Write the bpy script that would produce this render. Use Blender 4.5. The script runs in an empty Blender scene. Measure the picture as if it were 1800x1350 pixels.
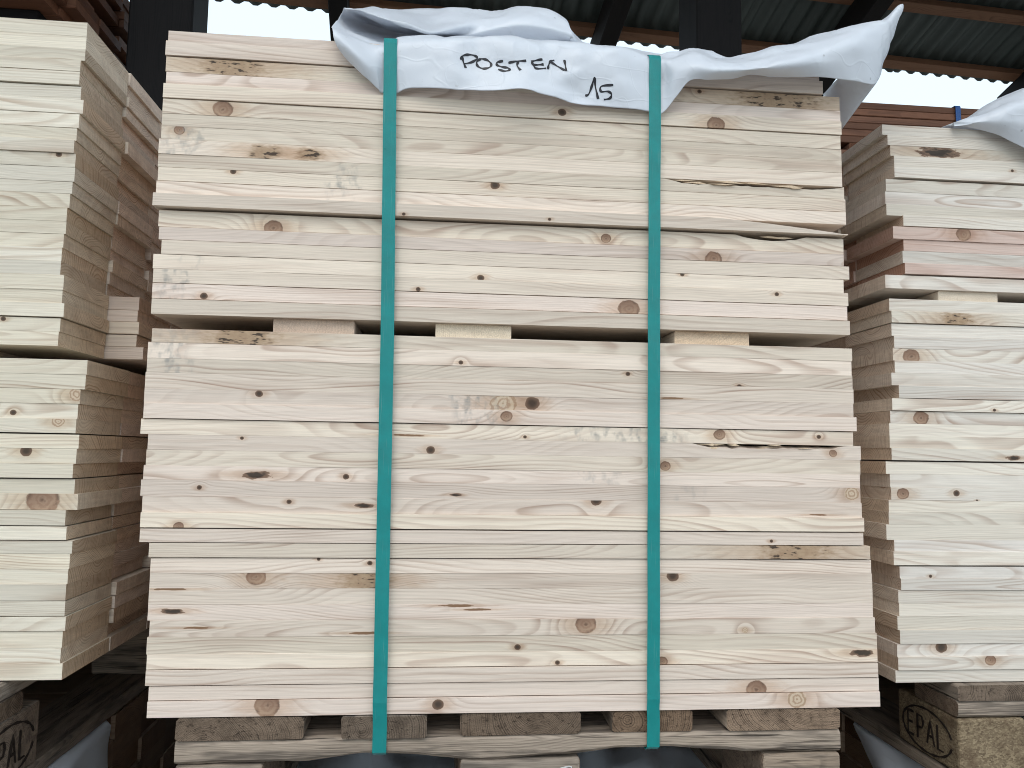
import bpy, bmesh, math, random
from mathutils import Vector, Matrix, noise
from mathutils.bvhtree import BVHTree
from mathutils.geometry import interpolate_bezier

scene = bpy.context.scene
COL = scene.collection
ZC = 1.35                      # lens height above the ground
CAM = Vector((0.0, -0.948, ZC))

# ---------------------------------------------------------------- camera
cam = bpy.data.cameras.new('camera')
cam.sensor_width = 36.0
cam.lens = 27.0
cam.clip_start = 0.02
cam.clip_end = 500.0
camo = bpy.data.objects.new('camera', cam)
COL.objects.link(camo)
RIGHT = Vector((0.995534, -0.093134, 0.015455))
UP = Vector((-0.023598, -0.086976, 0.995931))
FWD = Vector((0.091411, 0.991847, 0.088786))
camo.matrix_world = Matrix(((RIGHT.x, UP.x, -FWD.x, CAM.x), (RIGHT.y, UP.y, -FWD.y, CAM.y),
                            (RIGHT.z, UP.z, -FWD.z, CAM.z), (0, 0, 0, 1)))
scene.camera = camo

# ---------------------------------------------------------------- daylight
SUN_ELEV = math.radians(52)
SUN_AZ = math.radians(196)     # compass, 0 = +y: behind the camera, a little to the left
world = bpy.data.worlds.new('World')
scene.world = world
world.use_nodes = True
wn = world.node_tree
wn.nodes.clear()
sky = wn.nodes.new('ShaderNodeTexSky')
sky.sky_type = 'NISHITA'
sky.sun_disc = False
sky.sun_elevation = SUN_ELEV
sky.sun_rotation = SUN_AZ
sky.air_density = 1.0
sky.dust_density = 4.0
sky.ozone_density = 1.0
bg = wn.nodes.new('ShaderNodeBackground')
bg.inputs['Strength'].default_value = 0.15
wo = wn.nodes.new('ShaderNodeOutputWorld')
veil = wn.nodes.new('ShaderNodeMix')          # an even overcast veil over the clear sky
veil.data_type = 'RGBA'
veil.inputs[0].default_value = 0.85
veil.inputs[7].default_value = (6.55, 7.8, 8.6, 1.0)
wn.links.new(sky.outputs[0], veil.inputs[6])
wn.links.new(veil.outputs[2], bg.inputs[0])
wn.links.new(bg.outputs[0], wo.inputs[0])
sun = bpy.data.lights.new('sun', 'SUN')
sun.energy = 1.0
sun.angle = math.radians(40)
sun.color = (1.0, 0.95, 0.88)
suno = bpy.data.objects.new('sun', sun)
COL.objects.link(suno)
sd = Vector((math.sin(SUN_AZ) * math.cos(SUN_ELEV), math.cos(SUN_AZ) * math.cos(SUN_ELEV), math.sin(SUN_ELEV)))
suno.rotation_euler = sd.to_track_quat('Z', 'Y').to_euler()
scene.view_settings.view_transform = 'Standard'
scene.view_settings.look = 'None'
scene.view_settings.exposure = 0.10
scene.view_settings.gamma = 1.0
scene.view_settings.use_curve_mapping = False
scene.cycles.max_bounces = 6
scene.cycles.diffuse_bounces = 3
scene.cycles.adaptive_threshold = 0.025
scene.cycles.filter_width = 1.0

# ---------------------------------------------------------------- measured tables
# centre stack, one row a layer from the top: left end x, right end x, top z, bottom z (metres, z from the lens height)
CENTRE_ROWS = [
    (-0.348,0.495,0.5158,0.5024), (-0.35,0.499,0.5022,0.4822), (-0.349,0.523,0.4822,0.4631), (-0.348,0.524,0.4631,0.4476),
    (-0.35,0.524,0.4475,0.4282), (-0.35,0.523,0.4282,0.4097), (-0.35,0.524,0.4097,0.3938), (-0.35,0.524,0.3937,0.3774),
    (-0.352,0.524,0.3772,0.3583), (-0.352,0.527,0.3583,0.3414), (-0.351,0.528,0.3414,0.324), (-0.352,0.528,0.3239,0.3069),
    (-0.353,0.527,0.3068,0.288), (-0.348,0.525,0.2882,0.267), (-0.346,0.524,0.267,0.2507), (-0.342,0.531,0.2508,0.2334),
    (-0.351,0.523,0.233,0.2152), (-0.35,0.529,0.2152,0.1973), (-0.35,0.527,0.1973,0.1778), (-0.349,0.529,0.1778,0.1593),
    (-0.347,0.532,0.1417,0.1253), (-0.351,0.531,0.1252,0.106), (-0.351,0.532,0.106,0.0888), (-0.352,0.533,0.0888,0.0697),
    (-0.352,0.532,0.0697,0.0522), (-0.351,0.535,0.0522,0.0331), (-0.354,0.531,0.0331,0.0151), (-0.345,0.541,0.0152,-0.0031),
    (-0.346,0.54,-0.0031,-0.0215), (-0.348,0.539,-0.0215,-0.0385), (-0.35,0.539,-0.0386,-0.0578), (-0.347,0.54,-0.0578,-0.0763),
    (-0.347,0.541,-0.0764,-0.0955), (-0.347,0.54,-0.0955,-0.1119), (-0.336,0.549,-0.1119,-0.1296), (-0.334,0.551,-0.1296,-0.1468),
    (-0.334,0.552,-0.1468,-0.1647), (-0.334,0.552,-0.1647,-0.1834), (-0.334,0.552,-0.1834,-0.2014), (-0.331,0.554,-0.2014,-0.2204),
    (-0.333,0.556,-0.2204,-0.2397), (-0.332,0.556,-0.2397,-0.2576), (-0.332,0.556,-0.2576,-0.2756), (-0.328,0.557,-0.2756,-0.2923),
    (-0.328,0.557,-0.2923,-0.3104),
]
# left stack: right end x, top z, bottom z
LEFT_ROWS = [
    (-0.459,0.5361,0.5173), (-0.459,0.5172,0.5006), (-0.459,0.5006,0.4851), (-0.463,0.4847,0.4696), (-0.463,0.4695,0.4509), (-0.461,0.451,0.4336),
    (-0.457,0.4337,0.4156), (-0.461,0.4153,0.3972), (-0.463,0.3971,0.3808), (-0.464,0.3807,0.3636), (-0.462,0.3637,0.3462), (-0.462,0.3461,0.3279),
    (-0.464,0.3277,0.3125), (-0.466,0.3123,0.2943), (-0.468,0.2941,0.277), (-0.468,0.277,0.261), (-0.47,0.2609,0.2437), (-0.471,0.2436,0.2267),
    (-0.471,0.2267,0.2093), (-0.466,0.2094,0.1906), (-0.467,0.1905,0.174), (-0.463,0.174,0.1557), (-0.467,0.1555,0.1387), (-0.468,0.1386,0.1211),
    (-0.432,0.1045,0.0864), (-0.433,0.0863,0.0685), (-0.438,0.0684,0.0507), (-0.44,0.0507,0.0322), (-0.44,0.0322,0.0134), (-0.436,0.0134,-0.0037),
    (-0.438,-0.0038,-0.0219), (-0.44,-0.022,-0.0407), (-0.438,-0.0407,-0.0581), (-0.433,-0.058,-0.0771), (-0.445,-0.0773,-0.0967), (-0.443,-0.0967,-0.1138),
    (-0.436,-0.1138,-0.1289), (-0.438,-0.1289,-0.1471), (-0.439,-0.1471,-0.1645), (-0.439,-0.1645,-0.1845), (-0.439,-0.1845,-0.2024), (-0.437,-0.2024,-0.2194),
    (-0.44,-0.2193,-0.2386), (-0.441,-0.2386,-0.2567), (-0.438,-0.2567,-0.2756),
]
# right stack: left end x, top z, bottom z
RIGHT_ROWS = [
    (0.65,0.4998,0.4838), (0.658,0.4843,0.4684), (0.662,0.4687,0.4519), (0.667,0.4522,0.4346), (0.666,0.4346,0.4162), (0.653,0.4156,0.3964),
    (0.652,0.3964,0.3772), (0.653,0.3773,0.3599), (0.678,0.3611,0.3437), (0.661,0.343,0.3236), (0.678,0.3243,0.3071), (0.676,0.307,0.2885),
    (0.678,0.2886,0.271), (0.648,0.2699,0.2499), (0.653,0.2344,0.2161), (0.655,0.2162,0.1976), (0.656,0.1977,0.1788), (0.659,0.1789,0.161),
    (0.657,0.161,0.1428), (0.659,0.1428,0.1247), (0.653,0.1246,0.1062), (0.663,0.1065,0.0873), (0.652,0.0871,0.0689), (0.65,0.0688,0.0508),
    (0.648,0.0508,0.0328), (0.648,0.0329,0.0153), (0.649,0.0153,-0.0043), (0.641,-0.0044,-0.0224), (0.647,-0.0223,-0.0418), (0.648,-0.0418,-0.0597),
    (0.644,-0.0597,-0.0767), (0.643,-0.0767,-0.0944), (0.639,-0.0944,-0.1161), (0.65,-0.1161,-0.1326), (0.648,-0.1326,-0.1537), (0.657,-0.1537,-0.1704),
    (0.658,-0.1704,-0.1871), (0.654,-0.1871,-0.205), (0.655,-0.205,-0.2233), (0.652,-0.2232,-0.2424), (0.654,-0.2424,-0.2617), (0.65,-0.2617,-0.2792),
    (0.65,-0.2792,-0.2979), (0.647,-0.2979,-0.3148),
]
CENTRE_KNOTS = [
    (-0.2777,0.4182,0.0112,0.0), (-0.2679,0.4747,0.0183,2.0), (-0.1713,0.3671,0.0077,2.0), (-0.2252,0.3657,0.0098,2.0), (-0.3286,0.3891,0.0063,0.0), (-0.2617,0.3399,0.0035,1.0),
    (-0.2109,0.2711,0.0105,0.0), (0.1469,0.4385,0.0049,1.0), (0.3512,0.4332,0.0112,0.0), (0.0617,0.3383,0.0056,1.0), (0.2059,0.2757,0.0063,0.0), (0.1314,0.2948,0.0021,1.0),
    (-0.0518,0.2933,0.0021,1.0), (0.0459,0.2179,0.0042,1.0), (0.3475,0.2538,0.0105,0.0), (0.3058,0.232,0.0028,1.0), (-0.0317,0.2007,0.0028,1.0), (-0.2893,0.1832,0.0042,1.0),
    (0.2358,0.1844,0.0126,0.0), (0.4316,0.2104,0.0028,1.0), (-0.2421,0.1338,0.0183,2.0), (-0.219,0.0659,0.0042,1.0), (0.0771,0.0598,0.0154,3.0), (0.1134,0.0613,0.0084,1.0),
    (0.0809,0.0444,0.007,0.0), (0.2345,0.1013,0.0028,1.0), (0.0232,0.1103,0.0028,1.0), (0.3531,0.0266,0.007,0.0), (0.3799,0.0889,0.0028,1.0), (-0.0113,0.0015,0.0049,1.0),
    (-0.2366,0.0122,0.0021,1.0), (-0.2181,-0.0316,0.0091,4.0), (-0.1123,-0.0323,0.0035,1.0), (-0.2831,-0.0471,0.0028,1.0), (0.1047,0.0195,0.0021,1.0), (0.2828,-0.0139,0.0063,0.0),
    (0.1945,-0.0579,0.0063,1.0), (-0.1782,-0.0628,0.0028,1.0), (-0.0895,-0.0667,0.0056,4.0), (-0.3035,-0.0926,0.0056,0.0), (0.5274,-0.046,0.0091,3.0), (0.2918,-0.15,0.007,1.0),
    (-0.2128,-0.1511,0.0105,0.0), (-0.0866,-0.1563,0.014,2.0), (-0.141,-0.1304,0.0021,1.0), (-0.0805,-0.1349,0.0028,1.0), (0.4184,-0.1062,0.0021,1.0), (0.4518,-0.1167,0.0211,2.0),
    (0.1827,-0.2075,0.0119,0.0), (0.0992,-0.2346,0.0035,1.0), (0.2786,-0.253,0.0063,0.0), (0.2416,-0.2574,0.0063,1.0), (0.0813,-0.2751,0.0021,1.0), (0.0049,-0.2999,0.0063,1.0),
    (-0.1934,-0.2984,0.0133,0.0), (0.3975,-0.2883,0.0119,0.0), (0.4485,-0.2993,0.0112,3.0), (0.439,0.4758,0.0267,2.0), (0.33,0.4786,0.0028,1.0), (0.4848,0.026,0.0028,1.0),
    (0.5035,0.0052,0.0049,0.0), (0.5352,-0.2449,0.0084,4.0), (-0.3048,-0.1908,0.0063,4.0), (0.0198,-0.0527,0.0035,4.0), (-0.0846,-0.2168,0.0049,5.0), (-0.2814,-0.2098,0.0042,5.0),
    (-0.3094,-0.1655,0.0049,5.0), (-0.0408,0.019,0.0049,5.0), (0.4093,0.0341,0.0063,5.0), (0.4828,-0.0731,0.0035,5.0), (0.2903,0.0716,0.0042,5.0), (0.0227,-0.1853,0.0056,5.0),
    (0.0502,-0.19,0.0042,5.0), (0.3838,-0.2161,0.0035,3.0), (0.1481,-0.2531,0.0028,1.0), (-0.1414,-0.2079,0.0035,3.0),
]
LEFT_KNOTS = [
    (-0.5219,0.4696,0.0043,1.0), (-0.4823,0.3619,0.0036,1.0), (-0.5144,0.0388,0.0036,1.0), (-0.4962,-0.0074,0.0065,1.0), (-0.4729,-0.0649,0.0174,0.0), (-0.4418,0.0624,0.0087,3.0),
    (-0.4608,0.0288,0.0072,3.0), (-0.5334,0.1527,0.0029,1.0),
]
RIGHT_KNOTS = [
    (0.7555,0.205,0.0125,2.0), (0.6972,0.059,0.011,0.0), (0.8363,0.0033,0.0063,4.0), (0.6853,0.1488,0.0118,0.0), (0.6658,-0.0506,0.0086,0.0), (0.7476,-0.0489,0.0047,1.0),
    (0.7788,-0.0592,0.0016,1.0), (0.7161,-0.2664,0.0078,1.0), (0.7886,-0.2844,0.0078,0.0), (0.7034,-0.1672,0.0024,1.0), (0.7379,0.4604,0.0172,4.0), (0.7722,0.3356,0.011,0.0),
    (0.81,0.0729,0.0024,1.0), (0.856,0.4381,0.0024,1.0),
]
SMUDGES = [
    (-0.3177,0.3738,0.0421,0.0084), (-0.1303,0.3312,0.0211,0.0211), (0.1714,0.3437,0.0211,0.0176), (-0.0281,0.334,0.014,0.0105), (-0.316,0.2102,0.0246,0.0211), (-0.3175,0.113,0.0316,0.0211),
    (0.2683,0.116,0.0632,0.0105), (0.0456,0.0465,0.0492,0.014), (0.2317,0.038,0.0772,0.0176), (0.3161,0.0396,0.0281,0.0211), (0.203,-0.0262,0.0316,0.0084), (0.3157,-0.0355,0.0211,0.014),
    (0.4714,0.1198,0.014,0.007),
]
SPACERS = [(-0.207, -0.109), (-0.009, 0.086), (0.297, 0.396)]
SPLITS = {9: [0.283, 0.527], 12: [0.344, 0.53], 13: [0.381, 0.471], 27: [0.317, 0.522]}
SHEET_COLUMNS = [
    [(-0.126,-0.012,0.486), (-0.138,-0.02,0.501), (-0.145,-0.02,0.515), (-0.148,-0.008,0.53), (-0.148,0.03,0.559), (-0.144,0.05,0.58), (-0.136,0.03,0.578), (-0.124,0.13,0.632)],
    [(-0.102,-0.013,0.462), (-0.113,-0.024,0.484), (-0.125,-0.02,0.503), (-0.132,-0.004,0.523), (-0.133,0.05,0.562), (-0.122,0.11,0.607), (-0.118,0.02,0.571), (-0.106,0.15,0.649)],
    [(-0.086,-0.008,0.451), (-0.091,-0.016,0.476), (-0.1,-0.008,0.505), (-0.106,0.01,0.525), (-0.104,0.07,0.564), (-0.087,0.13,0.609), (-0.1,0.01,0.56), (-0.086,0.16,0.657)],
    [(-0.081,-0.006,0.45), (-0.082,-0.007,0.482), (-0.083,-0.006,0.511), (-0.084,0.03,0.534), (-0.077,0.08,0.565), (-0.065,0.13,0.604), (-0.074,0.01,0.553), (-0.068,0.16,0.659)],
    [(-0.067,-0.006,0.449), (-0.068,-0.007,0.482), (-0.069,-0.006,0.513), (-0.07,0.03,0.537), (-0.059,0.08,0.567), (-0.043,0.12,0.597), (-0.051,0.012,0.549), (-0.048,0.16,0.66)],
    [(-0.047,-0.011,0.454), (-0.055,-0.011,0.486), (-0.059,-0.008,0.518), (-0.056,0.03,0.541), (-0.044,0.08,0.57), (-0.025,0.11,0.591), (-0.023,0.02,0.547), (-0.023,0.15,0.657)],
    [(0.008,-0.02,0.452), (0.008,-0.016,0.487), (0.007,-0.009,0.524), (0.007,0.03,0.547), (0.007,0.07,0.569), (0.011,0.075,0.574), (0.016,0.06,0.582), (0.015,0.12,0.642)],
    [(0.079,-0.026,0.451), (0.079,-0.018,0.489), (0.08,-0.009,0.527), (0.083,0.03,0.549), (0.087,0.075,0.575), (0.085,0.06,0.589), (0.088,0.1,0.637), (0.095,0.18,0.678)],
    [(0.121,-0.022,0.449), (0.12,-0.016,0.488), (0.12,-0.008,0.527), (0.125,0.03,0.549), (0.131,0.075,0.575), (0.129,0.06,0.59), (0.129,0.1,0.637), (0.139,0.18,0.675)],
    [(0.157,-0.017,0.446), (0.153,-0.012,0.488), (0.15,-0.007,0.526), (0.158,0.03,0.548), (0.166,0.075,0.574), (0.165,0.065,0.584), (0.163,0.09,0.619), (0.174,0.17,0.656)],
    [(0.172,-0.015,0.445), (0.168,-0.012,0.486), (0.167,-0.007,0.526), (0.172,0.03,0.547), (0.175,0.075,0.573), (0.173,0.07,0.578), (0.174,0.085,0.598), (0.187,0.17,0.636)],
    [(0.187,-0.013,0.445), (0.187,-0.011,0.484), (0.187,-0.007,0.525), (0.195,0.03,0.546), (0.2,0.07,0.569), (0.205,0.1,0.587), (0.211,0.14,0.609), (0.22,0.2,0.644)],
    [(0.222,-0.01,0.444), (0.221,-0.014,0.48), (0.224,-0.008,0.523), (0.233,0.03,0.545), (0.243,0.07,0.568), (0.25,0.1,0.586), (0.259,0.14,0.608), (0.274,0.2,0.642)],
    [(0.259,-0.006,0.443), (0.259,-0.007,0.48), (0.262,-0.006,0.516), (0.272,0.03,0.538), (0.284,0.07,0.561), (0.292,0.1,0.579), (0.303,0.14,0.602), (0.32,0.2,0.636)],
    [(0.277,-0.006,0.442), (0.277,-0.007,0.48), (0.276,-0.006,0.517), (0.287,0.03,0.538), (0.298,0.07,0.562), (0.307,0.1,0.579), (0.319,0.14,0.602), (0.337,0.2,0.636)],
    [(0.294,-0.018,0.462), (0.289,-0.022,0.488), (0.288,-0.012,0.513), (0.306,0.02,0.537), (0.319,0.05,0.556), (0.335,0.1,0.583), (0.348,0.14,0.603), (0.367,0.2,0.636)],
    [(0.309,-0.026,0.479), (0.309,-0.03,0.496), (0.318,-0.012,0.522), (0.334,0.03,0.555), (0.345,0.06,0.57), (0.358,0.1,0.588), (0.375,0.15,0.61), (0.392,0.2,0.636)],
    [(0.336,-0.026,0.482), (0.334,-0.036,0.49), (0.343,-0.02,0.51), (0.359,0.02,0.539), (0.371,0.05,0.555), (0.389,0.1,0.582), (0.408,0.15,0.609), (0.426,0.2,0.636)],
    [(0.374,-0.026,0.486), (0.368,-0.04,0.49), (0.375,-0.024,0.51), (0.389,0.01,0.534), (0.405,0.05,0.555), (0.425,0.1,0.582), (0.446,0.15,0.609), (0.466,0.2,0.637)],
    [(0.419,-0.03,0.489), (0.412,-0.048,0.493), (0.42,-0.034,0.515), (0.436,0.0,0.545), (0.459,0.05,0.572), (0.482,0.1,0.596), (0.505,0.15,0.617), (0.528,0.2,0.639)],
    [(0.479,-0.03,0.492), (0.475,-0.042,0.508), (0.482,-0.036,0.53), (0.503,0.0,0.568), (0.529,0.05,0.596), (0.555,0.1,0.615), (0.581,0.15,0.626), (0.608,0.2,0.64)],
    [(0.528,-0.024,0.493), (0.528,-0.03,0.519), (0.533,-0.03,0.545), (0.553,-0.005,0.582), (0.585,0.05,0.611), (0.612,0.1,0.626), (0.637,0.15,0.633), (0.658,0.2,0.639)],
    [(0.573,-0.004,0.503), (0.575,-0.01,0.53), (0.58,-0.012,0.563), (0.591,0.0,0.598), (0.62,0.05,0.621), (0.645,0.1,0.626), (0.667,0.15,0.629), (0.687,0.2,0.631)],
    [(0.6,0.01,0.558), (0.609,0.01,0.583), (0.616,0.01,0.607), (0.624,0.012,0.627), (0.628,0.03,0.623), (0.637,0.06,0.614), (0.647,0.09,0.605), (0.653,0.12,0.588)],
]
SHEET_CORNER = [(0.513, -0.02, 0.5), (0.573, -0.004, 0.503), (0.553, 0.05, 0.461), (0.536, 0.07, 0.52)]
HANDWRITING = [
    [(0.0158, 0.4975), (0.0179, 0.4896), (0.0209, 0.4819)],
    [(0.015, 0.4924), (0.0158, 0.4971), (0.0234, 0.5006), (0.032, 0.5005), (0.0353, 0.4971), (0.0284, 0.4913), (0.0185, 0.4873)],
    [(0.0397, 0.497), (0.035, 0.4927), (0.0361, 0.4868), (0.0428, 0.4837), (0.0505, 0.4848), (0.0533, 0.4899), (0.0484, 0.4956), (0.0416, 0.4972), (0.039, 0.4962)],
    [(0.0682, 0.4945), (0.0609, 0.4928), (0.061, 0.4888), (0.0677, 0.4865), (0.0745, 0.4853), (0.0764, 0.4824), (0.0697, 0.4806), (0.062, 0.4829)],
    [(0.0749, 0.4921), (0.0859, 0.4944), (0.0975, 0.4964)],
    [(0.0874, 0.4941), (0.086, 0.4884), (0.0903, 0.4819)],
    [(0.1187, 0.501), (0.11, 0.4984), (0.1041, 0.4958)],
    [(0.1048, 0.4957), (0.1072, 0.4904), (0.1111, 0.487), (0.1233, 0.4892)],
    [(0.1062, 0.4917), (0.113, 0.4928), (0.1202, 0.4945)],
    [(0.1257, 0.4884), (0.127, 0.4947), (0.1294, 0.5001), (0.1343, 0.502)],
    [(0.1285, 0.5), (0.1373, 0.4944), (0.1461, 0.4893), (0.1485, 0.4886)],
    [(0.1474, 0.5037), (0.1486, 0.4961), (0.1493, 0.4871)],
    [(0.1752, 0.4581), (0.1797, 0.4604), (0.1837, 0.4718), (0.1865, 0.4818), (0.1882, 0.47), (0.1918, 0.4541)],
    [(0.2108, 0.4724), (0.196, 0.4711), (0.1954, 0.4641), (0.2042, 0.4642), (0.2088, 0.4607), (0.2069, 0.4556), (0.1992, 0.4537)],
]

RNG = random.Random(7)

# ---------------------------------------------------------------- helpers: objects
def tag(o, label=None, cat=None, group=None, kind=None):
    if label: o['label'] = label
    if cat: o['category'] = cat
    if group: o['group'] = group
    if kind: o['kind'] = kind
    return o

def empty(name, loc, label, cat, group=None):
    o = bpy.data.objects.new(name, None)
    COL.objects.link(o)
    o.location = loc
    o.empty_display_size = 0.05
    return tag(o, label, cat, group)

def link(name, me, mat=None, parent=None, loc=(0, 0, 0), rot=(0, 0, 0), scale=(1, 1, 1)):
    o = bpy.data.objects.new(name, me)
    COL.objects.link(o)
    if mat and not me.materials:
        me.materials.append(mat)
    o.location = loc
    o.rotation_euler = rot
    o.scale = scale
    if parent:
        o.parent = parent
        o.location = Vector(loc) - parent.location
    return o

def mesh(name, verts, faces, smooth=False):
    me = bpy.data.meshes.new(name)
    me.from_pydata([tuple(v) for v in verts], [], faces)
    me.validate()
    if smooth:
        me.polygons.foreach_set('use_smooth', [True] * len(me.polygons))
    me.update()
    return me

def plank_mesh(L, W, T, stations=2, bev=0.0007, fn=None, smooth=False):
    """A board along x: chamfered section swept through stations. fn(x) -> dict of offsets."""
    v, f = [], []
    for i in range(stations):
        t = i / (stations - 1)
        x = (t - 0.5) * L
        y0, y1, z0, z1 = -W / 2, W / 2, -T / 2, T / 2
        b = bev
        sec = [[y0 + b, z0], [y1 - b, z0], [y1, z0 + b], [y1, z1 - b], [y1 - b, z1], [y0 + b, z1], [y0, z1 - b], [y0, z0 + b]]
        if fn:
            sec = fn(x, sec)
        xe = x
        for (y, z) in sec:
            v.append((xe, y, z))
    n = 8
    for i in range(stations - 1):
        for k in range(n):
            a, b_ = i * n + k, i * n + (k + 1) % n
            f.append((a, a + n, b_ + n, b_))
    f.append(tuple(range(n)))
    f.append(tuple(reversed(range((stations - 1) * n, stations * n))))
    return mesh('board', v, f, smooth)

# ---------------------------------------------------------------- helpers: nodes
class NT:
    def __init__(self, name):
        self.m = bpy.data.materials.new(name)
        self.m.use_nodes = True
        self.t = self.m.node_tree
        self.t.nodes.clear()
    def n(self, typ, **kw):
        nd = self.t.nodes.new(typ)
        for k, v in kw.items():
            setattr(nd, k, v)
        return nd
    def put(self, sock, val):
        if isinstance(val, bpy.types.NodeSocket):
            self.t.links.new(val, sock)
        elif val is not None:
            if hasattr(sock.default_value, '__len__') and not hasattr(val, '__len__'):
                val = [val] * len(sock.default_value)
            if hasattr(sock.default_value, '__len__') and len(sock.default_value) == 4 and len(val) == 3:
                val = (*val, 1.0)
            sock.default_value = val
    def math(self, op, a, b=None, c=None, clamp=False):
        nd = self.n('ShaderNodeMath', operation=op, use_clamp=clamp)
        for i, x in enumerate((a, b, c)):
            if x is not None:
                self.put(nd.inputs[i], x)
        return nd.outputs[0]
    def vmath(self, op, a, b=None):
        nd = self.n('ShaderNodeVectorMath', operation=op)
        self.put(nd.inputs[0], a)
        if b is not None:
            self.put(nd.inputs[1], b)
        return nd.outputs['Value'] if op in ('LENGTH', 'DOT_PRODUCT', 'DISTANCE') else nd.outputs[0]
    def sep(self, v):
        nd = self.n('ShaderNodeSeparateXYZ')
        self.put(nd.inputs[0], v)
        return nd.outputs
    def comb(self, x, y, z):
        nd = self.n('ShaderNodeCombineXYZ')
        for i, a in enumerate((x, y, z)):
            self.put(nd.inputs[i], a)
        return nd.outputs[0]
    def noise(self, vec, scale=1.0, detail=2.0, rough=0.5, w=None):
        nd = self.n('ShaderNodeTexNoise')
        if w is not None:
            nd.noise_dimensions = '4D'
            self.put(nd.inputs['W'], w)
        self.put(nd.inputs['Vector'], vec)
        nd.inputs['Scale'].default_value = scale
        nd.inputs['Detail'].default_value = detail
        nd.inputs['Roughness'].default_value = rough
        return nd.outputs[0]
    def white(self, w):
        nd = self.n('ShaderNodeTexWhiteNoise', noise_dimensions='1D')
        self.put(nd.inputs['W'], w)
        return nd.outputs
    def step(self, x, lo, hi, a=0.0, b=1.0):
        nd = self.n('ShaderNodeMapRange', interpolation_type='SMOOTHSTEP')
        self.put(nd.inputs[0], x)
        for i, q in enumerate((lo, hi, a, b)):
            self.put(nd.inputs[i + 1], q)
        return nd.outputs[0]
    def mix(self, fac, a, b, mode='MIX'):
        nd = self.n('ShaderNodeMix', data_type='RGBA', blend_type=mode)
        self.put(nd.inputs[0], fac)
        self.put(nd.inputs[6], a)
        self.put(nd.inputs[7], b)
        return nd.outputs[2]
    def out(self, color, rough=0.6, normal=None, spec=0.3, **kw):
        p = self.n('ShaderNodeBsdfPrincipled')
        self.put(p.inputs['Base Color'], color)
        self.put(p.inputs['Roughness'], rough)
        self.put(p.inputs['Specular IOR Level'], spec)
        for k, v in kw.items():
            self.put(p.inputs[k.replace('_', ' ')], v)
        if normal is not None:
            self.t.links.new(normal, p.inputs['Normal'])
        o = self.n('ShaderNodeOutputMaterial')
        self.t.links.new(p.outputs[0], o.inputs[0])
        return self.m
    def bump(self, h, dist=0.001, strength=1.0):
        b = self.n('ShaderNodeBump')
        b.inputs['Strength'].default_value = strength
        b.inputs['Distance'].default_value = dist
        self.put(b.inputs['Height'], h)
        return b.outputs[0]

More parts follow.
